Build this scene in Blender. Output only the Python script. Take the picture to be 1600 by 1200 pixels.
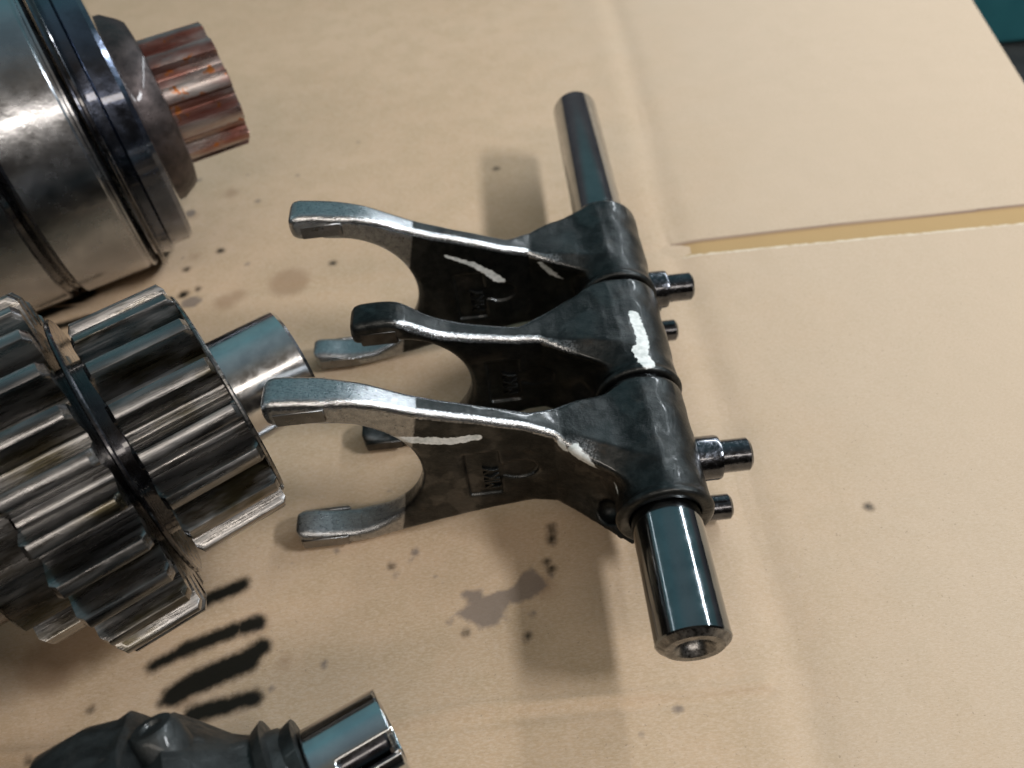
import bpy, bmesh, math, random
import numpy as np
from mathutils import Matrix, Vector

# ------------------------------------------------------------------ scene, camera, light
for o in list(bpy.data.objects): bpy.data.objects.remove(o)
S = bpy.context.scene
COL = S.collection
S.unit_settings.scale_length = 0.01            # one unit is one centimetre
S.view_settings.view_transform = 'Standard'
S.view_settings.look = 'None'
S.view_settings.exposure = -0.02
S.view_settings.gamma = 1.0

cd = bpy.data.cameras.new('camera'); cam = bpy.data.objects.new('camera', cd); COL.objects.link(cam)
th, ro, CAM_H = math.radians(49), math.radians(6.3), 16.3
ex = Vector((math.cos(ro), -math.sin(ro)*math.sin(th), -math.sin(ro)*math.cos(th)))
fw = Vector((0, math.cos(th), -math.sin(th)))
up = ex.cross(fw)
cam.matrix_world = Matrix(((ex.x, up.x, -fw.x, 0), (ex.y, up.y, -fw.y, 0), (ex.z, up.z, -fw.z, CAM_H), (0, 0, 0, 1)))
cd.sensor_width = 36; cd.lens = 36*1250/1600
cd.clip_start = 0.5; cd.clip_end = 2000
cd.dof.use_dof = True; cd.dof.focus_distance = 15.8; cd.dof.aperture_fstop = 0.17
S.camera = cam

w = bpy.data.worlds.new('World'); S.world = w; w.use_nodes = True
nt = w.node_tree; nt.nodes.clear()
def wn(t, **k):
    n = nt.nodes.new(t)
    for a, b in k.items(): setattr(n, a, b)
    return n
wo = wn('ShaderNodeOutputWorld'); wb = wn('ShaderNodeBackground'); wt = wn('ShaderNodeTexCoord')
ws = wn('ShaderNodeSeparateXYZ'); nt.links.new(wt.outputs['Generated'], ws.inputs[0])
wr = wn('ShaderNodeValToRGB')                   # workshop: dark at bench level, teal roof lining overhead
e = wr.color_ramp.elements
e[0].position = 0.0; e[0].color = (.04, .04, .045, 1)
e[1].position = 1.0; e[1].color = (.12, .155, .17, 1)
for p, c in ((.18, (.075, .075, .08, 1)), (.30, (.07, .125, .135, 1)), (.75, (.075, .15, .17, 1))):
    x = e.new(p); x.color = c
nt.links.new(ws.outputs['Z'], wr.inputs[0])
wm = wn('ShaderNodeMapRange'); wm.interpolation_type = 'SMOOTHSTEP'   # the open far side of the workshop is lighter
wm.inputs['From Min'].default_value = -.75; wm.inputs['From Max'].default_value = .5
wm.inputs['To Min'].default_value = .15; wm.inputs['To Max'].default_value = 1.0
nt.links.new(ws.outputs['Y'], wm.inputs['Value'])
wr2 = wn('ShaderNodeValToRGB'); e = wr2.color_ramp.elements
e[0].position = 0.0; e[0].color = (.04, .038, .036, 1); e[1].position = 1.0; e[1].color = (.30, .24, .18, 1)
wf = wn('ShaderNodeMapRange'); wf.interpolation_type = 'SMOOTHSTEP'
wf.inputs['From Min'].default_value = -.55; wf.inputs['From Max'].default_value = .05
nt.links.new(ws.outputs['Y'], wf.inputs['Value']); nt.links.new(ws.outputs['Z'], wr2.inputs[0])
wmx = wn('ShaderNodeMix', data_type='RGBA')
nt.links.new(wf.outputs[0], wmx.inputs[0]); nt.links.new(wr2.outputs[0], wmx.inputs[6]); nt.links.new(wr.outputs[0], wmx.inputs[7])
wx = wn('ShaderNodeVectorMath', operation='SCALE')
nt.links.new(wmx.outputs[2], wx.inputs[0]); nt.links.new(wm.outputs[0], wx.inputs['Scale'])
nt.links.new(wx.outputs[0], wb.inputs[0]); wb.inputs[1].default_value = 1.9
nt.links.new(wb.outputs[0], wo.inputs[0])

def tube(name, loc, target, sx, sy, power, col):
    l = bpy.data.lights.new(name, 'AREA'); l.shape = 'RECTANGLE'; l.size = sx; l.size_y = sy
    l.energy = power; l.color = col
    o = bpy.data.objects.new(name, l); COL.objects.link(o); o.location = loc
    z = (Vector(loc)-Vector(target)).normalized(); y = Vector((0, 1, 0)) if abs(z.y) < .9 else Vector((1, 0, 0))
    x = y.cross(z).normalized(); y = z.cross(x)
    o.matrix_world = Matrix(((x.x, y.x, z.x, loc[0]), (x.y, y.y, z.y, loc[1]), (x.z, y.z, z.z, loc[2]), (0, 0, 0, 1)))
    return o
tube('work_lamp', (58, -6, 57), (3, 14, 0), 6, 20, 46000, (.96, .99, 1.02))
tube('tube_lamp', (44, 66, 42), (3, 66, 0), 2.6, 90, 38000, (.93, .985, 1.04))
tube('tube_lamp', (-70, 30, 46), (0, 30, 0), 2.5, 120, 4000, (.9, .96, 1.0))
tube('tube_lamp', (-5, -52, 78), (0, 14, 0), 120, 9, 37000, (1.0, .90, .80))

# ------------------------------------------------------------------ helpers
def link(o): COL.objects.link(o); return o
def thing(name, label, cat, loc=(0, 0, 0), rotz=0.0, group=None):
    o = link(bpy.data.objects.new(name, None)); o.location = loc; o.rotation_euler = (0, 0, rotz)
    o['label'] = label; o['category'] = cat; o.empty_display_size = .5
    if group: o['group'] = group
    return o
def obj(name, v, f, mat, parent=None, smooth=True, attrs=None, flat_angle=None):
    me = bpy.data.meshes.new(name)
    v = np.asarray(v, np.float32)
    if isinstance(f, np.ndarray):
        n = f.shape[1]
        me.vertices.add(len(v)); me.vertices.foreach_set('co', v.ravel())
        me.loops.add(f.size); me.loops.foreach_set('vertex_index', f.astype(np.int32).ravel())
        me.polygons.add(len(f)); me.polygons.foreach_set('loop_start', np.arange(0, f.size, n, dtype=np.int32))
        me.polygons.foreach_set('loop_total', np.full(len(f), n, np.int32))
        me.update(calc_edges=True); me.validate()
    else:
        me.from_pydata([tuple(map(float, q)) for q in v], [], f); me.update()
    if attrs:
        for k, a in attrs.items():
            at = me.attributes.new(k, 'FLOAT', 'POINT'); at.data.foreach_set('value', np.asarray(a, np.float32))
    me.polygons.foreach_set('use_smooth', [smooth]*len(me.polygons))
    if flat_angle is not None:
        bm = bmesh.new(); bm.from_mesh(me)
        bmesh.ops.recalc_face_normals(bm, faces=bm.faces)
        for ed in bm.edges:
            if len(ed.link_faces) == 2 and ed.calc_face_angle(0) > flat_angle: ed.smooth = False
        bm.to_mesh(me); bm.free()
    me.materials.append(mat)
    o = link(bpy.data.objects.new(name, me)); o.parent = parent
    return o

def surface_nets(F, org, h):
    """mesh of the zero level of the sampled distance field F"""
    nx, ny, nz = F.shape
    s = F < 0
    c = np.zeros((nx-1, ny-1, nz-1), np.int8)
    cor = [(i, j, k) for i in (0, 1) for j in (0, 1) for k in (0, 1)]
    for i, j, k in cor: c += s[i:nx-1+i, j:ny-1+j, k:nz-1+k]
    act = (c > 0) & (c < 8)
    idx = np.full(act.shape, -1, np.int64); I = np.argwhere(act); idx[act] = np.arange(len(I))
    acc = np.zeros((len(I), 3)); cnt = np.zeros(len(I))
    V = {q: F[I[:, 0]+q[0], I[:, 1]+q[1], I[:, 2]+q[2]] for q in cor}
    for a in cor:
        for ax in range(3):
            if a[ax]: continue
            b = list(a); b[ax] = 1; b = tuple(b)
            fa, fb = V[a], V[b]; m = (fa < 0) != (fb < 0)
            t = np.where(m, fa/np.where(fa == fb, 1, fa-fb), 0)
            p = np.tile(np.array(a, float), (len(I), 1)); p[:, ax] = t
            acc[m] += p[m]; cnt[m] += 1
    P = (I+acc/cnt[:, None])*h+np.array(org)
    fs = []
    for ax in range(3):
        u, v = (ax+1) % 3, (ax+2) % 3
        sl0 = [slice(None)]*3; sl1 = [slice(None)]*3
        sl0[ax] = slice(0, -1); sl1[ax] = slice(1, None)
        e0, e1 = s[tuple(sl0)], s[tuple(sl1)]
        E = np.argwhere(e0 != e1)
        E = E[(E[:, u] > 0) & (E[:, v] > 0) & (E[:, u] < F.shape[u]-1) & (E[:, v] < F.shape[v]-1)]
        ins = e0[E[:, 0], E[:, 1], E[:, 2]]
        q = []
        for du, dv in ((0, 0), (-1, 0), (-1, -1), (0, -1)):
            g = E.copy(); g[:, u] += du; g[:, v] += dv
            q.append(idx[g[:, 0], g[:, 1], g[:, 2]])
        q = np.stack(q, 1); q[~ins] = q[~ins][:, ::-1]
        fs.append(q)
    return P, np.concatenate(fs)
def grid(lo, hi, h):
    ax = [np.arange(lo[i]-2*h, hi[i]+2.5*h, h, dtype=np.float32) for i in range(3)]
    X, Y, Z = np.meshgrid(*ax, indexing='ij'); return X, Y, Z, (ax[0][0], ax[1][0], ax[2][0])
def smin(a, b, k):
    hh = np.clip(.5+.5*(b-a)/k, 0, 1); return b+(a-b)*hh-k*hh*(1-hh)
def smax(a, b, k): return -smin(-a, -b, k)
def poly_sd(X, Z, P):
    P = np.array(P, np.float32); d = np.full(X.shape, 1e9, np.float32); sg = np.ones(X.shape, np.float32)
    for i in range(len(P)):
        a = P[i]; b = P[i-1]; e = b-a; wx, wz = X-a[0], Z-a[1]
        t = np.clip((wx*e[0]+wz*e[1])/(e@e), 0, 1)
        d = np.minimum(d, (wx-e[0]*t)**2+(wz-e[1]*t)**2)
        c1 = Z >= a[1]; c2 = Z < b[1]; c3 = e[0]*wz > e[1]*wx
        sg[(c1 & c2 & c3) | (~c1 & ~c2 & ~c3)] *= -1
    return sg*np.sqrt(d)
def seg_d(P, a, b):
    a = np.array(a, float); b = np.array(b, float); e = b-a
    t = np.clip(((P-a)@e)/max(e@e, 1e-9), 0, 1); return np.linalg.norm(P-(a+t[:, None]*e), axis=1)
def vnoise(P, f, seed):
    """cheap smooth pseudo-noise from a few sines, P is (n,k)"""
    r = np.random.RandomState(seed); o = np.zeros(len(P))
    for i in range(7):
        k = r.normal(size=P.shape[1])*f*(1+.35*i); o += np.sin(P@k+r.uniform(0, 6.28))/(1+.35*i)
    return o/3.5

def lathe(prof, n=96, x_off=0.0):
    """prof: list of (t, r) along local x; closed with end caps when r > 0"""
    v = []; f = []
    for t, r in prof:
        for i in range(n):
            a = 2*math.pi*i/n; v.append((t+x_off, r*math.cos(a), r*math.sin(a)))
    for j in range(len(prof)-1):
        for i in range(n):
            k = (i+1) % n; f.append((j*n+i, j*n+k, (j+1)*n+k, (j+1)*n+i))
    if prof[0][1] > 1e-6: f.append(tuple(range(n)))
    if prof[-1][1] > 1e-6: f.append(tuple(range((len(prof)-1)*n, len(prof)*n))[::-1])
    return v, f
def gear(z, R, h, t0, t1, land=.13, root=.31, ch=.1, phase=0.0, bore=0.0, crown=.02):
    """spur gear ring along local x with chamfered tooth ends"""
    p = 2*math.pi/z; rr = R-h; out = []
    def flank(u): # u 0 root .. 1 tip -> half angle (fraction of the pitch)
        return root+(land-root)*(u**.85)
    us = [0, .12, .3, .5, .7, .85, .95, 1]
    for i in range(z):
        c = phase+p*i
        for k in (-.5, -.44): out.append((c+k*p, rr-.015 if k == -.5 else rr))
        for u in us: out.append((c-flank(u)*p, rr+h*u-(.02 if u == 1 else 0)))
        for k in (-.5, 0, .5): out.append((c+k*land*p*1.3, R+(crown*.3 if k == 0 else 0)))
        for u in reversed(us): out.append((c+flank(u)*p, rr+h*u-(.02 if u == 1 else 0)))
        out.append((c+.44*p, rr))
    n = len(out); v = []; f = []
    st = [(t0, R-ch*1.3), (t0+ch*.8, R+1), (t0+ch*1.4, R+1), (t1-ch*1.4, R+1), (t1-ch*.8, R+1), (t1, R-ch*1.3)]
    for t, lim in st:
        for a, r in out:
            q = min(r, lim); v.append((t, q*math.cos(a), q*math.sin(a)))
    for j in range(len(st)-1):
        for i in range(n):
            k = (i+1) % n; f.append((j*n+i, j*n+k, (j+1)*n+k, (j+1)*n+i))
    f.append(tuple(range(n))); f.append(tuple(range((len(st)-1)*n, len(st)*n))[::-1])
    return v, f
def up_z(vf, z): return [(a, b, c+z) for a, b, c in vf[0]], vf[1]

# ------------------------------------------------------------------ materials
class NB:
    def __init__(s, name):
        s.m = bpy.data.materials.new(name); s.m.use_nodes = True; s.t = s.m.node_tree; s.t.nodes.clear()
        s.out = s.n('ShaderNodeOutputMaterial'); s.b = s.n('ShaderNodeBsdfPrincipled'); s.l(s.b.outputs[0], s.out.inputs[0])
        s.tc = s.n('ShaderNodeTexCoord').outputs['Object']
    def n(s, t, **k):
        x = s.t.nodes.new(t)
        for a, b in k.items(): setattr(x, a, b)
        return x
    def l(s, a, b): s.t.links.new(a, b)
    def set(s, k, v):
        i = s.b.inputs[k]
        if hasattr(v, 'is_output') or isinstance(v, bpy.types.NodeSocket): s.l(v, i)
        else: i.default_value = v if not isinstance(v, tuple) or len(v) == 4 else (*v, 1)
    def noise(s, scale, detail=4, rough=.55, vec=None, stretch=None, dist=0.0):
        x = s.n('ShaderNodeTexNoise'); x.inputs['Scale'].default_value = scale; x.inputs['Detail'].default_value = detail
        x.inputs['Roughness'].default_value = rough; x.inputs['Distortion'].default_value = dist
        v = vec or s.tc
        if stretch:
            mp = s.n('ShaderNodeMapping'); mp.inputs['Scale'].default_value = stretch; s.l(v, mp.inputs[0]); v = mp.outputs[0]
        s.l(v, x.inputs['Vector']); return x.outputs['Fac']
    def mr(s, v, a, b, c=0., d=1., smooth=True):
        x = s.n('ShaderNodeMapRange'); x.interpolation_type = 'SMOOTHSTEP' if smooth else 'LINEAR'
        s.l(v, x.inputs['Value'])
        for k, q in zip(('From Min', 'From Max', 'To Min', 'To Max'), (a, b, c, d)): x.inputs[k].default_value = q
        return x.outputs[0]
    def mix(s, f, a, b):
        x = s.n('ShaderNodeMix', data_type='RGBA'); i = x.inputs
        for sock, val in ((i[0], f), (i[6], a), (i[7], b)):
            if isinstance(val, bpy.types.NodeSocket): s.l(val, sock)
            else: sock.default_value = val if not isinstance(val, tuple) else (*val, 1)
        return x.outputs[2]
    def math(s, op, a, b=0.):
        x = s.n('ShaderNodeMath', operation=op)
        for q, val in zip(x.inputs, (a, b)):
            if isinstance(val, bpy.types.NodeSocket): s.l(val, q)
            else: q.default_value = val
        return x.outputs[0]
    def attr(s, nm): x = s.n('ShaderNodeAttribute'); x.attribute_name = nm; return x.outputs['Fac']
    def sep(s): x = s.n('ShaderNodeSeparateXYZ'); s.l(s.tc, x.inputs[0]); return x.outputs
    def bump(s, h, strength, dist, prev=None):
        x = s.n('ShaderNodeBump'); x.inputs['Strength'].default_value = strength; x.inputs['Distance'].default_value = dist
        s.l(h, x.inputs['Height'])
        if prev: s.l(prev, x.inputs['Normal'])
        s.l(x.outputs[0], s.b.inputs['Normal']); return x.outputs[0]

def metal(name, c1, c2, r1, r2, scale=2., metallic=1., coat=0., bumps=((8, .1, .02),), brush=None, oil=None, stretch=None):
    b = NB(name)
    f = b.mr(b.noise(scale, 5, stretch=stretch), .35, .65)
    col = b.mix(f, c1, c2); rg = b.mr(b.noise(scale*2.3, 5, stretch=stretch), .3, .7, r1, r2)
    if oil:
        of = b.mr(b.noise(oil[1], 4, .6, stretch=oil[2] if len(oil) > 2 else None), oil[3] if len(oil) > 3 else .52, .66)
        col = b.mix(of, col, oil[0])
    b.set('Base Color', col); b.set('Roughness', rg); b.set('Metallic', metallic)
    if coat: b.set('Coat Weight', coat); b.set('Coat Roughness', .05); b.set('Coat IOR', 1.47)
    p = None
    for sc, st, di in bumps: p = b.bump(b.noise(sc, 4, stretch=stretch if sc > 20 else None), st, di, p)
    if brush: p = b.bump(b.noise(brush[0], 3, stretch=brush[1]), brush[2], .01, p)
    return b.m

def fork_material():
    b = NB('oily_forged_steel')
    x, y, z = b.sep()[:3]
    # ground, bright prong ends: boundary given by an attribute
    g = b.mr(b.math('ADD', b.attr('ground'), b.math('MULTIPLY', b.math('SUBTRACT', b.noise(14, 3), .5), .05)), -.03, .03, 1, 0)
    n1 = b.noise(3.2, 6, .65); n2 = b.noise(26, 4, .6)
    dark = b.mix(b.mr(n1, .35, .7), (.020, .022, .022), (.044, .046, .045))
    rust = b.mr(b.noise(1.7, 5, .7), .55, .75)
    dark = b.mix(b.math('MULTIPLY', rust, .5), dark, (.06, .048, .038))
    pit = b.mr(b.noise(13, 5, .65), .62, .68, 0, .8)
    pol = b.mix(b.mr(b.noise(9, 5, stretch=(1, 3, 1)), .3, .7), (.44, .45, .46), (.30, .31, .32)); pol = b.mix(pit, pol, (.07, .07, .07))
    col = b.mix(g, dark, pol)
    # highlight along the upper edges, painted in as brighter, smoother metal
    e_ = b.math('MULTIPLY', b.attr('ridge_glint'), b.mr(b.noise(22, 4, .7), .36, .6, .5, 1.)); e_ = b.mr(e_, .2, .7)
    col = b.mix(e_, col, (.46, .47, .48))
    # chalky white marks
    pn = b.math('MULTIPLY', b.math('SUBTRACT', b.noise(11, 5, .6), .5), .14)
    p = b.mr(b.math('ADD', b.attr('paint'), pn), -.014, .014, 1, 0)
    pg = b.mix(b.mr(b.noise(7, 4), .35, .7), (.76, .77, .75), (.52, .55, .53))
    col = b.mix(p, col, pg)
    b.set('Base Color', col)
    met = b.math('MULTIPLY', b.math('SUBTRACT', 1., p), b.mr(g, 0, 1, .95, 1.))
    b.set('Metallic', met)
    r = b.mr(n2, .3, .7, .30, .46); r = b.math('MULTIPLY', r, b.mr(g, 0, 1, 1., .85))
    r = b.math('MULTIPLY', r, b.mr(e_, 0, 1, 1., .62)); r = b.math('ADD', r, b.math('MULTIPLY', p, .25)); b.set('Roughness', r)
    wet = b.mr(b.noise(1.3, 4, .6), .50, .62, .03, .6)
    b.set('Coat Weight', b.math('MULTIPLY', wet, b.math('SUBTRACT', 1., p))); b.set('Coat Roughness', .1)
    k1 = b.bump(b.noise(34, 5, .7), .32, .02)
    k2 = b.bump(b.noise(9, 4, .6), .25, .05, k1)
    sc = b.noise(20, 2, .5, stretch=(.35, 1.6, .35)); b.bump(sc, .12, .02, k2)
    return b.m

M = dict(
  fork=fork_material(),
  rail=metal('black_oxide_rail', (.20, .215, .225), (.15, .165, .175), .08, .16, 1.6, coat=.6, bumps=((5, .06, .03), (60, .04, .006))),
  rail_end=metal('worn_rail_edge', (.26, .255, .25), (.12, .12, .12), .22, .4, 6, bumps=((30, .2, .01),)),
  pin=metal('oily_black_pin', (.085, .088, .10), (.04, .042, .048), .12, .3, 4, coat=.9, bumps=((10, .25, .04),)),
  darkpad=metal('dull_claw_pad', (.085, .08, .075), (.05, .048, .045), .3, .45, 3, bumps=((30, .1, .008),)),
  pad=metal('polished_claw_pad', (.26, .255, .25), (.20, .195, .19), .25, .4, 3, bumps=((30, .1, .008),)),
  gear=metal('oily_gear_steel', (.27, .265, .26), (.12, .12, .122), .2, .42, 1.6, coat=.75, stretch=(.3, 2, 2),
             bumps=((1.6, .2, .08), (7, .12, .02)), brush=(11, (.2, 3, 3), .42), oil=((.07, .06, .035), .9, (.5, 1.3, 1.3), .50)),
  shaft=metal('ground_shaft_steel', (.62, .62, .62), (.50, .50, .51), .12, .24, 2, bumps=((3, .05, .03),), brush=(40, (6, .3, .3), .08)),
  race=metal('bearing_steel', (.38, .39, .41), (.27, .28, .30), .18, .30, .6, coat=.35, bumps=((.7, .25, .12),), brush=(30, (5, .3, .3), .05)),
  darkgap=metal('dark_oily_steel', (.05, .05, .055), (.025, .025, .03), .15, .35, 2, coat=.8),
  seal=metal('blue_black_steel', (.085, .10, .14), (.04, .048, .07), .16, .3, 1.2, coat=.9, bumps=((1.5, .2, .1),)),
  collar=metal('brown_forged_steel', (.07, .055, .052), (.035, .028, .027), .42, .6, 2, metallic=.85, coat=.15, bumps=((16, .3, .03), (3, .2, .05))),
  spline=metal('rust_stained_spline', (.38, .33, .31), (.22, .085, .065), .24, .45, 1.0, metallic=.9, coat=.3, bumps=((14, .25, .03),),
               oil=((.36, .12, .03), 2.2, (1, 1, 1), .60), stretch=(.45, 1.3, 1.3)),
  cast=metal('matte_black_casting', (.03, .034, .034), (.013, .015, .015), .4, .65, 2, metallic=.5, coat=.15, bumps=((22, .35, .03), (2.5, .3, .1))),
  cap=metal('mirror_steel_sleeve', (.55, .57, .58), (.47, .48, .5), .06, .12, 2, bumps=((3, .04, .03),)),
)

def card_material():
    b = NB('brown_cardboard')
    big = b.noise(.11, 4, .55); mid = b.noise(.9, 5, .6); fib = b.noise(9, 6, .72, stretch=(1, 2.6, 1)); fine = b.noise(55, 3, .7)
    col = b.mix(b.mr(big, .35, .65), (.505, .35, .22), (.56, .40, .265))
    col = b.mix(b.mr(mid, .38, .64, 0, .6), col, (.43, .31, .185))
    col = b.mix(b.mr(fib, .38, .66, 0, .75), col, (.60, .46, .34))
    pale = b.mr(b.math('ADD', b.sep()[0], b.math('MULTIPLY', b.noise(.35, 3), 8)), 3., 15.); col = b.mix(b.math('MULTIPLY', pale, .75), col, (.545, .435, .33))   # paler to the right: lamp-side brightness put into the board's colour
    fl = b.mr(b.noise(28, 4, .75, stretch=(.5, 2.2, 1)), .35, .68, 0, .45); col = b.mix(fl, col, (.40, .285, .175))
    sp = b.mr(b.noise(16, 2, .5), .69, .75, 0, .5); col = b.mix(sp, col, (.25, .18, .12))          # specks in the paper
    och = b.mr(b.attr('liner'), -.02, .02, 1, 0); col = b.mix(och, col, (.41, .27, .125))           # bared inner layer
    n = b.math('MULTIPLY', b.math('SUBTRACT', b.noise(4.5, 5, .6), .5), .16)
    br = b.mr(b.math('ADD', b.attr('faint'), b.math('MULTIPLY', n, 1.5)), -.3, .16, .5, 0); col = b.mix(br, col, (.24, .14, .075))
    gy = b.mr(b.math('ADD', b.math('ADD', b.attr('wetmark'), n), b.math('MULTIPLY', b.math('SUBTRACT', b.noise(1.6, 3), .5), .35)), -.10, .05, .78, 0); col = b.mix(gy, col, (.17, .135, .115))
    dk = b.mr(b.math('ADD', b.attr('oilmark'), n), -.10, .13, 1, 0); col = b.mix(dk, col, (.012, .011, .008))
    cut = b.mr(b.attr('cut'), -.03, .03, .75, 0); col = b.mix(cut, col, (.17, .11, .09))
    torn = b.mr(b.math('ADD', b.attr('torn'), b.math('MULTIPLY', n, .9)), -.03, .02, .7, 0); col = b.mix(torn, col, (.72, .63, .50))
    b.set('Base Color', col); b.set('Specular IOR Level', .25)
    b.set('Roughness', b.mr(dk, 0, 1, .82, .45))
    k = b.bump(fib, .25, .03); k = b.bump(fine, .15, .01, k); b.bump(mid, .3, .08, k)
    return b.m

# ------------------------------------------------------------------ bench and cardboard
def box(lo, hi, bev=.0):
    bm = bmesh.new(); bmesh.ops.create_cube(bm, size=1)
    for v in bm.verts:
        for i in range(3): v.co[i] = lo[i] if v.co[i] < 0 else hi[i]
    if bev: bmesh.ops.bevel(bm, geom=bm.edges[:], offset=bev, segments=3, affect='EDGES')
    v = [tuple(q.co) for q in bm.verts]; f = [[x.index for x in p.verts] for p in bm.faces]; bm.free(); return v, f
mb = metal('black_bench_rubber', (.012, .013, .013), (.022, .023, .022), .5, .7, .6, metallic=0)
v, f = box((-140, -90, -12), (140, 150, -9), .3)
o = obj('workbench', v, f, mb, smooth=False); o['kind'] = 'structure'
mt = metal('teal_painted_steel', (.012, .085, .10), (.016, .10, .115), .35, .5, .5, metallic=0)
tb = thing('teal_crate', 'teal painted crate behind the far right corner of the cardboard', 'crate', (30.0, 47.5, -9))
v, f = box((-6, -3, 0), (16, 8, 7.0), .35); obj('crate_body', v, f, mt, tb, smooth=False)
v, f = box((-6.3, -3.3, 7.0), (16.3, 8.3, 7.8), .2); obj('rim', v, f, mt, tb, smooth=False)

def build_cardboard():
    h = .085
    xs = np.arange(-30, 34, h); ys = np.arange(-6, 62, h)
    X, Y = np.meshgrid(xs, ys, indexing='ij'); P = np.stack([X.ravel(), Y.ravel()], 1)
    keep_n = np.array([.9854, -.1702])                     # right edge runs from (19.9, 26) to (21.1, 32.7)
    edge = 19.95+(P[:, 1]-26.3)*.1805                      # x of the cut edge at that y
    xr = np.where(P[:, 0] > edge, edge, P[:, 0])
    vis = P[:, 0] <= edge+h
    Z = .05*vnoise(P, .16, 3)+.006*vnoise(P, 1.3, 4)+.002*np.sin(P[:, 1]*9.8+.3*np.sin(P[:, 0]*.4))*(.6+.4*vnoise(P, .3, 9))
    Q = np.stack([xr, P[:, 1]], 1)
    def pl(pts): 
        d = np.full(len(Q), 1e9)
        for a, b in zip(pts[:-1], pts[1:]): d = np.minimum(d, seg_d(Q, a, b))
        return d
    # folding creases: long one beside the forks, short raised one in front
    c1 = pl([(6.9, 62), (6.37, 39.2), (6.3, 32.6), (5.9, 25.8), (5.58, 21.9), (5.37, 16.3), (5.31, 12.5), (5.17, 9.1), (5.15, 6.4), (4.95, 3.9), (4.8, -6)])
    sx = Q[:, 0]-np.interp(Q[:, 1], [-6, 3.9, 9.1, 16.3, 25.8, 39.2, 62], [4.8, 4.95, 5.17, 5.37, 5.9, 6.37, 6.9])
    Z += -.065*np.exp(-(c1/.48)**2)+.015*np.exp(-((sx+.75)/.5)**2)
    c2 = pl([(-30, 5.95), (-11.1, 5.84), (-9.77, 5.78), (-3.29, 5.6), (-1.48, 5.76), (.06, 5.67), (1.86, 5.63), (3.14, 5.57), (4.4, 5.56)])
    Z += .055*np.exp(-(c2/.09)**2)
    c2b = pl([(-30, 5.72), (-9.77, 5.55), (-3.29, 5.4), (.06, 5.45), (4.4, 5.4)]); Z -= .05*np.exp(-(c2b/.12)**2)
    c3 = pl([(-30, 19.9), (-10.05, 19.46), (-4.38, 19.05), (5.3, 19.0)]); Z += -.05*np.exp(-(c3/.25)**2)
    # slot: top paper cut along the far side and stripped off, inner liner showing
    lo = np.interp(Q[:, 0], [5.2, 10.2, 16, 26], [18.62, 18.5, 18.34, 18.1]); hi = np.interp(Q[:, 0], [5.2, 10.4, 16.4, 26], [19.2, 19.22, 19.14, 19.0])
    lin = np.maximum(np.maximum(lo-Q[:, 1], Q[:, 1]-hi), 5.35-Q[:, 0])
    Z += np.where(lin < 0, -.04*np.clip(-lin/.12, 0, 1), 0)
    Z += np.where((Q[:, 1] > hi) & (Q[:, 0] > 5.4), .04*np.exp(-np.clip(Q[:, 1]-hi, 0, 9)/.8), 0)
    cut = np.maximum(np.abs(Q[:, 1]-hi)-.05, 5.35-Q[:, 0])
    torn = np.abs(Q[:, 1]-lo)-.05; torn[Q[:, 0] < 5.3] = 1
    # oil marks left by the gear teeth, drops and smears, plus painted shade under the large gear
    oil = np.full(len(Q), 9.)
    strokes = [([(-7.5, 8.74), (-6.62, 9.05)], .16), ([(-8.33, 7.35), (-7.53, 7.72)], .12), ([(-7.7, 7.65), (-6.65, 7.97)], .17), ([(-6.45, 8.02), (-6.15, 8.08)], .17),
      ([(-7.74, 6.67), (-7.3, 6.93)], .24), ([(-7.3, 6.9), (-6.8, 7.07), (-6.25, 7.25)], .27), ([(-6.3, 7.3), (-6.0, 7.5)], .2), ([(-7.95, 6.55), (-7.7, 6.7)], .1),
      ([(-7.26, 6.22), (-6.62, 6.32)], .19), ([(-6.62, 6.32), (-6.0, 6.43)], .17), ([(-14.6, 19.0), (-13.0, 19.95)], .2), ([(-13.8, 18.5), (-12.8, 18.78)], .14), ([(-12.5, 18.3), (-11.7, 18.6)], .1),
      ([(.56, 9.67), (.51, 9.27)], .06)]
    for p, r in strokes: oil = np.minimum(oil, pl(p)-r)
    dots = [((-9.06, 21.36), .12), ((-10.05, 20.6), .1), ((-9.94, 19.42), .16), ((-1.56, 7.32), .055), ((-.25, 7.08), .07), ((7.84, 9.28), .075),
      ((-3.19, 9.09), .05), ((-9.45, 6.55), .05), ((-10.48, 5.66), .05), ((.28, 24.31), .1), ((.35, 8.77), .07), ((.42, 8.58), .09), ((-5.25, 20.1), .1), ((-9.5, 19.6), .08), ((-10.4, 19.3), .08)]
    for c, r in dots: oil = np.minimum(oil, np.hypot(Q[:, 0]-c[0], Q[:, 1]-c[1])-r*.85)
    wet = poly_sd(Q[:, 0], Q[:, 1], [(-1.78, 7.78), (-1.44, 7.93), (-1.5, 8.12), (-1.63, 8.14), (-1.62, 8.31), (-1.13, 8.27), (-1.1, 8.17), (-.55, 8.28), (-.21, 8.6), (.03, 8.72), (.18, 8.46), (.33, 8.19), (.18, 8.07), (-.15, 7.87), (-.59, 7.87), (-.62, 7.51), (-.93, 7.36), (-1.27, 7.36), (-1.52, 7.57)])
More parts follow.
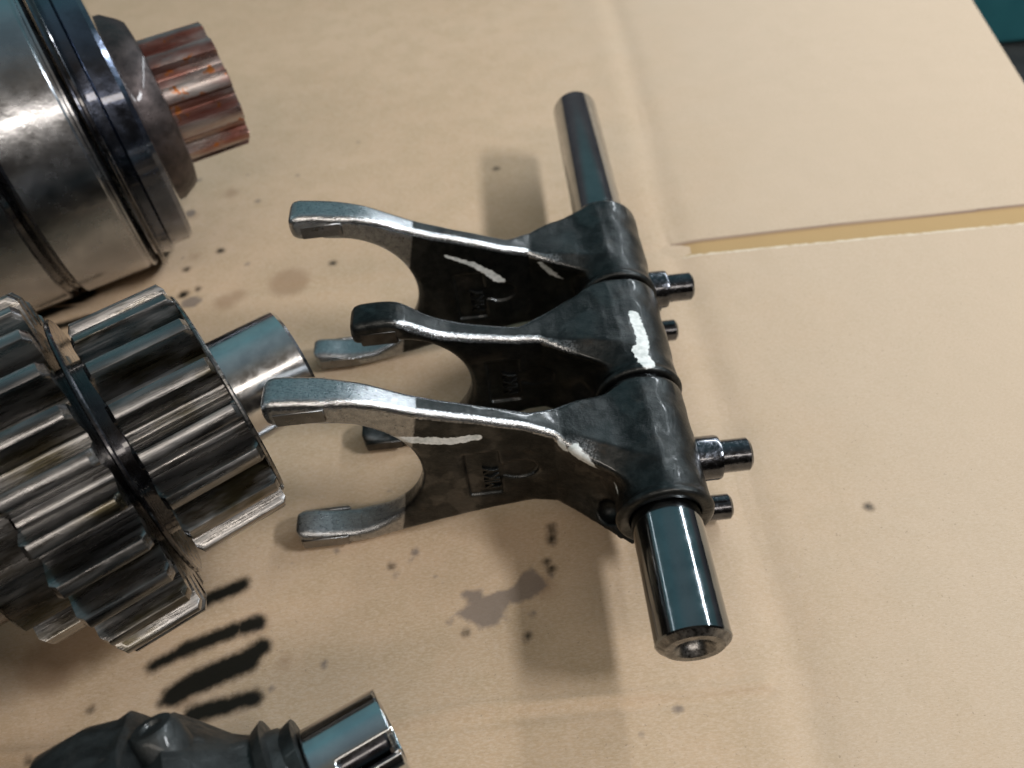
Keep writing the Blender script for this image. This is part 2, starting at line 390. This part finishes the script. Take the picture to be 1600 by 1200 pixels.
    for c, r in [((-6.86, 25.24), .1), ((-8.05, 20.51), .13), ((-8.16, 23.97), .14), ((-10.98, 24.79), .2), ((-10.5, 23.66), .2), ((2.53, 5.29), .08), ((-4.6, 7.0), .09),
                 ((-5.7, 6.57), .1), ((-2.63, 9.39), .11), ((-2.75, 9.2), .06), ((-10.53, 25.65), .1), ((-2.01, 8.57), .07), ((-3.12, 8.84), .07), ((-9.6, 19.0), .3), ((.4, 8.45), .12), ((-1.9, 7.6), .06), ((-6.2, 8.06), .19), ((-.1, 7.6), .1), ((-2.2, 8.7), .06)]:
        wet = np.minimum(wet, np.hypot(Q[:, 0]-c[0], Q[:, 1]-c[1])-r)
    rr = random.Random(5)
    for i in range(46):
        c = (rr.uniform(-12, 4), rr.uniform(4, 27)); r = rr.uniform(.015, .06)
        wet = np.minimum(wet, np.hypot(Q[:, 0]-c[0], Q[:, 1]-c[1])-r)
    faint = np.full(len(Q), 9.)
    for c, r in [((-8.5, 18.83), .4), ((-8.2, 19.05), .35), ((-5.45, 7.11), .16), ((-10.4, 23.5), .25), ((-9.9, 21.2), .2), ((-6.14, 8.04), .3), ((-7.5, 6.55), .3), ((-6.6, 19.4), .7), ((-9.2, 24.6), .3), ((.2, 8.2), .3), ((-10.6, 7.7), .75), ((-10.0, 8.3), .7)]:  # last two spots: shade below the large gear, painted as brown
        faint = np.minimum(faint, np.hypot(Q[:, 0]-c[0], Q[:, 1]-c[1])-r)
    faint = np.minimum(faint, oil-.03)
    nx, ny = len(xs), len(ys); I = np.arange(nx*ny).reshape(nx, ny)
    q = np.stack([I[:-1, :-1], I[1:, :-1], I[1:, 1:], I[:-1, 1:]], -1).reshape(-1, 4)
    q = q[vis[q].all(1)]
    used = np.unique(q); mp = np.full(nx*ny, -1); mp[used] = np.arange(len(used)); q = mp[q]
    V = np.stack([xr, P[:, 1], Z-.02], 1)[used]
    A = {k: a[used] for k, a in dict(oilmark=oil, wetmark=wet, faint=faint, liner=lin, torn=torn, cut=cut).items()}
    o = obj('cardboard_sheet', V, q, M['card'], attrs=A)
    o['label'] = 'creased brown corrugated cardboard sheet with oil stains lying under all the gearbox parts'; o['category'] = 'cardboard'
    # the sheet's own thickness: a fluted core and lower liner under the top liner, seen at the cut edge
    ye = np.arange(-6, 62, .25); n = len(ye); xe = 19.95+(ye-26.3)*.1805
    v = []; f = []
    for i, (a, b) in enumerate(zip(xe, ye)): v += [(a-.03, b, -.09), (a-.03+.02*math.sin(b*9), b, -.3), (a+.01, b, -.36), (a+.01, b, -.42), (-30, b, -.42), (-30, b, -.09)]
    for i in range(n-1):
        for k in range(6): m = (k+1) % 6; f.append((6*i+k, 6*i+m, 6*i+6+m, 6*i+6+k))
    f += [tuple(range(6)), tuple(range(6*n-6, 6*n))]
    me = obj('fluted_core', v, f, M['card'], o, smooth=False)
    for k in A: at = me.data.attributes.new(k, 'FLOAT', 'POINT'); at.data.foreach_set('value', np.full(len(v), 3., np.float32))
M['card'] = card_material()
build_cardboard()

# ------------------------------------------------------------------ shift rail and its three forks
def rail_x(y): return 2.73+.016*(y-5.6)
RZ = 2.2
prof = [(0.0, .0), (.0, .0)]
L = 18.3
prof = [(.9, .001), (.85, .18), (.22, .22), (0.03, .36), (.0, .40), (.0, .55), (.10, .68), (.13, .705), (L-.15, .705), (L-.06, .67), (L, .56), (L, .3)]
rl = thing('shift_rail', 'long dark blue-black steel rod running through the three forks, bored at its near end', 'steel rod', (rail_x(5.55), 5.55, 0), math.radians(90)-.016)
i0 = 6
v, f = up_z(lathe(prof[i0:], 96), RZ)
f = f[:-2]+[f[-1]]
obj('rod', v, f, M['rail'], rl, flat_angle=.6)
v, f = up_z(lathe(prof[:i0+1], 96), RZ)
obj('bored_end', v, f[:-2], M['rail_end'], rl, flat_angle=.6)

def smooth_outline(p, n=6):
    """Catmull-Rom through the first points (the arm's top line) so the ridge runs in one sweep"""
    k = 7; x0, z0, z1 = p[0][0], p[0][1], p[1][1]
    p = [p[0], (p[1][0]+.24, z1)]+list(p[2:]); q = [(x0+.14, z0), (x0-.01, z0+.12), (x0-.03, z0+.3), (x0, z1-.16), (x0+.09, z1-.04)]
    for i in range(1, k-1):
        a, b, c, d = [np.array(p[j]) for j in (max(i-1, 1), i, i+1, min(i+2, k-1))]
        for u in np.linspace(0, 1, n, endpoint=False):
            q.append(tuple(.5*((2*b)+(c-a)*u+(2*a-5*b+4*c-d)*u*u+(3*b-a-3*c+d)*u**3)))
    return q+list(p[k-1:])
def fork(pos, name_label, pts, circ, yn, hub_y, ground, paints, pins, text, hole, group='shift forks on the rail'):
    """yn: y of the plate's centre, hub_y: y of the hub's middle; everything in bench coordinates"""
    hx = rail_x(hub_y); T = thing('shift_fork', name_label, 'shift fork', (hx, hub_y, 0), 0, group)
    h = .042
    xmin = min(p[0] for p in pts)-.1
    X, Y, Z, org = grid((xmin, hub_y-1.75, 0.0), (5.0 if pins else 4.0, hub_y+1.75, 5.35), h)
    d2 = poly_sd(X, Z, smooth_outline(pts))
    cx, cz, R, zu, zl = circ
    hole2 = np.hypot(X-cx, Z-cz)-R
    slot = np.maximum(np.maximum(X-cx, (Z-zu)-.10*(cx-X)*0), zl-Z)
    inner = smin(hole2, slot, .12)
    d2 = smax(d2, -inner, .05)
    fan = np.clip((X-.75)/1.4, 0, 1)
    t = np.interp(X, [xmin, cx+.45, cx+1.0, cx+2.0, cx+3.2, .2, .8, 9], [.41, .40, .34, .28, .25, .25, .27, .27]).astype(np.float32)
    zt = 3.2; zb = np.interp(X, [.5, 2.2], [.78, 1.05])
    u = np.clip((Z-zb)/(zt-zb), 0, 1)
    fan = np.where(Y > yn, np.clip((X-.25)/1.9, 0, 1)**1.15, fan)
    t = t+1.22*fan*(1-.74*np.sin(np.pi*u**.95)**.8*np.clip((3.3-X)/1.2, 0, 1))
    yc = np.interp(X, [.2, 2.1], [yn, hub_y])
    dy = (np.abs(Y-yc)-t)*(1-.2*np.clip((X-.7)/.3, 0, 1))
    r = np.interp(X, [xmin+.1, xmin+.6, cx+2, .5, 2], [.27, .20, .20, .19, .12]).astype(np.float32)
    # the top falls away towards the lens side of a ridge that runs on over the hub
    yr = np.interp(X, [.8, 2.8], [yn-.12, hub_y-.75])
    d2 = d2+(.58*np.maximum(0, yr-Y)+.06*np.maximum(0, Y-yr))*np.clip((X-.7)/.9, 0, 1)*np.clip((Z-1.6)/1.0, 0, 1)
    a, b = d2+r, dy+r
    body = np.minimum(np.maximum(a, b), 0)+np.sqrt(np.maximum(a, 0)**2+np.maximum(b, 0)**2)-r
    hxx = 2.73+.016*(Y-5.6)
    rad = np.hypot(X-hxx, Z-RZ)
    wob = .008*np.sin(Y*4.1+X*3)+.006*np.sin(Y*7.7+Z*5+1)
    a, b = rad-.955-wob+.13, np.abs(Y-hub_y)-1.53+.13
    hub = np.minimum(np.maximum(a, b), 0)+np.sqrt(np.maximum(a, 0)**2+np.maximum(b, 0)**2)-.13
    rim = np.sqrt((rad-.90)**2+(Y-hub_y+1.45)**2)-.10       # raised lip at both hub ends
    hub = smin(hub, rim, .08)
    F = smin(body, hub, .32)
    F = np.maximum(F, -(rad-.718))
    if text:  # sunken panel for the raised letters
        tx0, tx1, tz0, tz1 = text[:4]
        pan = np.maximum(np.maximum(tx0-X, X-tx1), np.maximum(tz0-Z, Z-tz1))
        blob = np.hypot((X-(tx1+.42)), (Z-(tz0+tz1)/2-.05)*1.3)-.40
        pan = smin(pan, blob, .2)
        F = smax(F, -np.maximum(pan, Y-(yn-.25+.07)), .05)
    if hole:
        F = smax(F, -(np.sqrt((X-hole[0])**2+(Y-hole[1])**2+(Z-hole[2])**2)-hole[3]), .06)
    F = F+.007*np.sin(X*3.3+Y*2.1)*np.sin(Y*3.9-Z*2+X)*np.clip(X-.5, 0, 1)+.004*np.sin(X*7.1+Z*3)*np.sin(Y*8.3+X*2)
    P, Q = surface_nets(F.astype(np.float32), org, h)
    pa = np.full(len(P), 9.)
    for q, rr in paints:
        W = np.array([1, .3, 1]) if q[0][2] < 3.11 or q[0][1] in (9.86, 9.45) or q[0][0] < 0 else np.array([1, 1, .3])
        for a, b, ra, rb in zip(q[:-1], q[1:], rr[:-1], rr[1:]):
            A = np.array(a, float)*W; B = np.array(b, float)*W; ee = B-A; tt = np.clip(((P*W-A)@ee)/(ee@ee), 0, 1)
            dd = np.linalg.norm(P*W-(A+tt[:, None]*ee), axis=1)-(ra+(rb-ra)*tt)
            if W[1] < 1: dd = np.where(P[:, 1] < yn, dd, 9.)
            pa = np.minimum(pa, dd)
    gr = P[:, 0]-(ground[0]+ground[1]*P[:, 2]) if ground else np.full(len(P), 9.)
    # vertex normals -> mask of the painted ridge highlight
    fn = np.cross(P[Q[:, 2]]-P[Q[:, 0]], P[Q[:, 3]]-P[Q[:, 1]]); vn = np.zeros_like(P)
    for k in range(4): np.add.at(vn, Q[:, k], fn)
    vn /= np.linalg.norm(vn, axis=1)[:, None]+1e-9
    glint = np.clip(np.minimum(np.abs(vn[:, 1]), np.hypot(vn[:, 0], vn[:, 2]))/.32-.35, 0, 1)
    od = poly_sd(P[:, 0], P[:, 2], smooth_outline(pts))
    if not ground: glint *= np.clip((P[:, 0]+2.6)/.6, .25, 1)
    glint *= np.clip((1.9-P[:, 0])/1.2, .0, 1)*np.clip((.42+od)/.1, 0, 1)*np.clip((vn[:, 2]+.1)/.3, 0, 1)*np.clip((P[:, 2]-2.3)/.3+(P[:, 0] < -2.2), 0, 1)
    loc = np.array([hx, hub_y, 0])
    obj('fork_body', P-loc, Q, M['fork'], T, attrs=dict(paint=pa, ground=gr, ridge_glint=glint))
    for (py, pz, rr, x0, x1) in pins.get('pin', []):
        v, f = lathe([(x0, rr), (x1-.06, rr), (x1, rr-.06), (x1, .001)], 48)
        v2, f2 = lathe([(2.9, rr+.13), (x0+.17, rr+.13), (x0+.24, rr+.11), (x0+.27, rr+.05), (x0+.27, .01)], 48) if rr > .3 else lathe([(2.9, rr*.8), (x0+.2, rr*.8), (x0+.22, .01)], 48)
        obj('pin_boss', [(a-hx, b+py-hub_y, c+pz) for a, b, c in v2], f2, M['pin'], T, flat_angle=.7)
        if rr > .3:
            v2, f2 = box((3.6, -.2, -.66), (4.2, .16, -.2), .08)
            obj('pin_lug', [(a-hx, b+py-hub_y, c+pz) for a, b, c in v2], f2, M['pin'], T, flat_angle=.9)
        obj('follower_pin', [(a-hx, b+py-hub_y, c+pz) for a, b, c in v], f, M['pin'], T, flat_angle=.7)
    if text:
        cu = bpy.data.curves.new('lettering', 'FONT'); cu.body = text[4]; cu.size = text[5]; cu.extrude = .03; cu.bevel_depth = .008
        cu.space_character = .95
        to = link(bpy.data.objects.new('raised_lettering', cu)); bpy.context.view_layer.update()
        me = bpy.data.meshes.new_from_object(to.evaluated_get(bpy.context.evaluated_depsgraph_get()))
        bpy.data.objects.remove(to)
        lt = link(bpy.data.objects.new('raised_lettering', me)); me.materials.clear(); me.materials.append(M['fork'])
        for k in ('paint', 'ground'): at = me.attributes.new(k, 'FLOAT', 'POINT'); at.data.foreach_set('value', np.full(len(me.vertices), 9., np.float32))
        lt.parent = T
        # letters face -y and read upwards
        ly, sx_, ox, oz = yn-.25+.045, text[6], text[7], text[8]
        lt.matrix_local = Matrix(((0, -1*sx_, 0, ox-hx), (0, 0, -1, ly-hub_y), (.8, 0, 0, oz), (0, 0, 0, 1)))
    # contact pads at the prong ends, standing a touch proud of both faces
    for (x0, x1, z0, z1) in pos['pads']:
        for sgn in (-1, 1):
            v, f = box((x0, -.04, z0), (x1, .04, z1), .03)
            obj('claw_pad', [(a-hx, b+yn+sgn*.385-hub_y, c) for a, b, c in v], f, M['pad' if ground else 'darkpad'], T, flat_angle=.9)
    return T

big = [(-4.72, 4.55), (-4.72, 5.26), (-3.9, 5.18), (-2.95, 4.95), (-1.9, 4.42), (-.6, 3.90), (.9, 3.30), (2.75, 3.12), (2.75, 1.25), (2.2, 1.04), (.8, .80),
       (.3, .80), (-.9, .62), (-2.65, .27), (-3.95, .07), (-5.28, .10), (-5.3, .72)]
bc = (-4.1, 2.5, 2.0, 4.55, .66)
def pinset(y0, y1): return dict(boss=[(y0, 1.95, .50, 4.27), (y1, .48, .26, 3.9)], pin=[(y0, 1.95, .36, 4.0, 4.92), (y1, .48, .29, 3.6, 4.62)])
fork(dict(pads=[(-4.54, -3.55, 4.63, 5.0), (-5.2, -4.1, .14, .50)]), 'nearest steel fork, bright ground prongs, a long white streak and raised letters', big, bc, 10.12, 9.79, (-2.95, .235),
     [([(-2.95, 9.85, 3.86), (-2.41, 9.87, 3.70), (-1.42, 9.88, 3.42), (-.80, 9.88, 3.42)], (.02, .09, .115, .09)),
      ([(.86, 9.86, 3.16), (.95, 9.84, 3.02)], (.10, .09)), ([(1.12, 9.45, 3.10), (1.28, 9.1, 2.98), (1.50, 9.0, 2.80)], (.13, .15, .08)), ([(1.5, 9.0, 2.80), (1.88, 8.85, 2.50)], (.06, .03))],
     pinset(9.76, 9.4), (-1.18, -.45, 1.32, 2.85, 'MKY', .50, .95, -.50, 1.50), (1.75, 9.05, 1.35, .28))
fork(dict(pads=[(-4.54, -3.55, 4.63, 5.0), (-5.2, -4.1, .14, .50)]), 'farthest steel fork, bright ground prongs and two white streaks inside it', [(x-.05, z) for x, z in big], (-4.15, 2.5, 2.0, 4.55, .66), 15.75, 16.1, (-3.0, .235),
     [([(-1.30, 15.5, 3.55), (-.63, 15.5, 3.17), (-.26, 15.5, 2.82), (.02, 15.5, 2.52)], (.03, .07, .11, .10)),
      ([(1.05, 15.3, 3.02), (1.31, 15.1, 2.65), (1.68, 15.0, 2.25), (2.01, 14.9, 1.85)], (.08, .14, .12, .05))],
     pinset(15.15, 15.05), (-1.18, -.45, 1.32, 2.85, 'MKY', .50, .95, -.50, 1.50), None)
mid = [(-3.34, 3.82), (-3.34, 4.50), (-2.3, 4.45), (-1.3, 3.82), (.8, 3.30), (2.75, 3.12), (2.75, 1.25), (2.2, 1.04), (.8, .80), (.3, .78), (-.9, .45), (-2.2, .12), (-3.9, .07), (-3.9, .62)]
fork(dict(pads=[(-3.16, -2.35, 3.87, 4.26), (-3.82, -2.9, .12, .44)]), 'dark middle fork with short unground prongs and a fat pale daub on its hub', mid, (-2.75, 2.1, 1.8, 3.84, .60), 12.75, 12.95, None,
     [([(2.98, 13.15, 3.12), (3.04, 12.3, 3.12), (2.95, 11.95, 3.12)], (.12, .14, .15)), ([(2.88, 12.0, 3.12), (2.93, 11.8, 3.1), (3.0, 11.6, 3.08)], (.15, .15, .17))],
     {}, (-.55, .2, 1.32, 2.75, 'MKY', .50, .95, .12, 1.50), None)

# ------------------------------------------------------------------ shafts beside the forks
def shaft(name, label, cat, anchor, al, parts):
    T = thing(name, label, cat, (anchor[0], anchor[1], 0), math.radians(al))
    for nm, vf, m, ang in parts: v, f = up_z(vf, anchor[2]); obj(nm, v, f, m, T, flat_angle=ang)
    return T
def ring(t0, t1, R, ch=.06, r_in=0.3): return lathe([(t0, r_in), (t0, R-ch), (t0+ch, R), (t1-ch, R), (t1, R-ch), (t1, r_in)], 128)
shaft('gear_cluster_shaft', 'oily gear shaft with two wide toothed gears, its polished stub end by the near fork', 'gear shaft', (-6.17, 11.56, 3.6), 31, [
  ('gear', gear(17, 2.70, .72, -1.92, .02, land=.15, root=.37, phase=.27), M['gear'], .5),
  ('gear', gear(26, 3.68, .74, -3.95, -2.32, land=.15, root=.37, phase=.16, ch=.12), M['gear'], .5),
  ('dog_ring', gear(9, 2.75, .5, -5.0, -3.95, land=.3, root=.33, phase=.2), M['gear'], .5),
  ('gear', gear(20, 3.1, .55, -9.2, -6.9), M['gear'], .5),
  ('thrust_washer', ring(.02, .12, 2.36, .03), M['gear'], .5),
  ('snap_ring', ring(-2.2, -2.1, 2.95, .03), M['darkgap'], .5),
  ('spacer', ring(-2.4, -1.9, 2.0, .03), M['darkgap'], .5),
  ('stub_end', lathe([(-.1, .6), (-.1, 1.2), (1.68, 1.2), (1.75, 1.14), (1.75, .7), (1.3, .6), (1.3, .001)], 96), M['shaft'], .5),
  ('core', ring(-9, -3.9, 1.9), M['darkgap'], .5)])
shaft('splined_output_shaft', 'large bearing shaft with dark seal rings and a red rusty splined stub', 'bearing shaft', (-7.86, 24.02, 4.28), 26, [
  ('spline', gear(11, 1.86, .26, -2.3, 0.0, land=.20, root=.27, ch=.05, phase=.33), M['spline'], .5),
  ('collar', lathe([(-3.0, .5), (-3.0, 2.75), (-2.5, 2.72), (-2.12, 2.50), (-1.98, 2.38), (-1.92, 2.1), (-1.9, 1.2)], 128), M['collar'], .5),
  ('seal_ring', lathe([(-3.55, .5), (-3.55, 3.86), (-3.48, 3.92), (-2.95, 3.90), (-2.82, 3.80), (-2.78, 3.62), (-2.68, 2.6)], 128), M['seal'], .5),
  ('snap_ring', ring(-3.98, -3.86, 4.40, .03), M['darkgap'], .5),
  ('seal_lip', lathe([(-4.05, .5), (-4.05, 4.0), (-3.55, 4.06), (-3.5, 3.6)], 128), M['seal'], .5),
  ('bearing_race', lathe([(-6.35, .5), (-6.35, 4.15), (-6.24, 4.28), (-4.42, 4.28), (-4.36, 4.235), (-4.30, 4.235), (-4.26, 4.28), (-4.2, 4.28), (-4.1, 4.15), (-4.08, .5)], 160), M['race'], .5),
  ('race_groove', lathe([(-6.7, .5), (-6.7, 4.14), (-6.58, 4.1), (-6.52, 4.2), (-6.46, 4.1), (-6.35, 4.14), (-6.35, .5)], 128), M['darkgap'], .5),
  ('bearing_race', lathe([(-8.5, .5), (-8.5, 4.2), (-8.44, 4.28), (-6.75, 4.28), (-6.7, 4.2), (-6.68, .5)], 160), M['race'], .5),
  ('hub', ring(-13, -8.45, 3.3), M['darkgap'], .5)])

def selector():
    T = thing('slotted_spindle', 'matte black cast spindle with a mirror bright slotted sleeve at the bottom edge', 'spindle', (-2.54, 4.47, 0), math.radians(25))
    za = 2.9; h = .022
    X, Y, Z, org = grid((-1.35, -.85, -.85), (0, .85, .85), h)
    r = np.hypot(Y, Z)
    F = np.maximum(np.maximum(r-.76, .50-r), np.maximum(X-0.0, -1.32-X))
    # sleeve slot towards the lens side
    ang = math.radians(122); ny_, nz_ = math.cos(ang), math.sin(ang)
    side = Y*ny_+Z*nz_; lat = np.abs(-Y*nz_+Z*ny_)
    ang2 = math.radians(152)
    slotd = np.maximum(np.maximum(lat-.17, -.92-X), -side)
    F = smax(F, -slotd, .05); F = smax(F, np.hypot(np.maximum(r-.72, 0), np.maximum(X+.04, 0))-.04, .02)
    P, Q = surface_nets(F.astype(np.float32), org, h); P[:, 2] += za
    obj('slotted_sleeve', P, Q, M['cap'], T)
    v, f = up_z(lathe([(-1.5, .2), (-1.5, .46), (-.15, .46), (-.1, .42), (-.1, .2)], 64), za); obj('inner_spindle', v, f, M['darkgap'], T, flat_angle=.5)
    pr = [(-9, 1.2), (-6.2, 1.4), (-5.2, 2.0), (-4.75, 2.45), (-4.1, 2.5), (-3.62, 2.35), (-3.45, 2.38), (-3.3, 2.2), (-3.28, 1.95), (-3.15, 1.95), (-2.95, 2.06), (-2.7, 1.80), (-2.3, 1.35), (-2.0, 1.06), (-1.6, .95), (-1.45, .8), (-1.35, .5)]
    v, f = lathe(pr, 120); v = np.array(v); a = np.arctan2(v[:, 2], v[:, 1])
    v[:, 1:] *= np.where(v[:, 0] < -2.2, .93, 1)[:, None]*(1+.025*np.sin(3*a+1)+.018*np.sin(7*a+v[:, 0]*2)+.01*np.sin(13*a+v[:, 0]*5))[:, None]; v[:, 2] += za
    obj('cast_body', v, f, M['cast'], T, flat_angle=.8)
    kv, kf = lathe([(1.6, .42), (2.02, .36), (2.1, .30), (2.1, .17), (2.04, .15), (2.04, .001)], 40)   # small cast boss with a dimple
    ca, sa = math.cos(math.radians(38)), math.sin(math.radians(38))
    kv = [(-3.02+b, a*sa-c*ca, za+a*ca+c*sa) for a, b, c in kv]
    obj('cast_boss', kv, kf, M['cast'], T, flat_angle=.6)
    v, f = up_z(lathe([(-1.95, .8), (-1.95, 1.1), (-1.78, 1.19), (-1.74, .95)], 90), za); obj('ridge', v, f, M['cast'], T, flat_angle=.5)
    v, f = up_z(lathe([(-1.7, .8), (-1.62, .9), (-1.36, .98), (-1.33, .5)], 90), za); obj('ridge', v, f, M['cast'], T, flat_angle=.5)
selector()
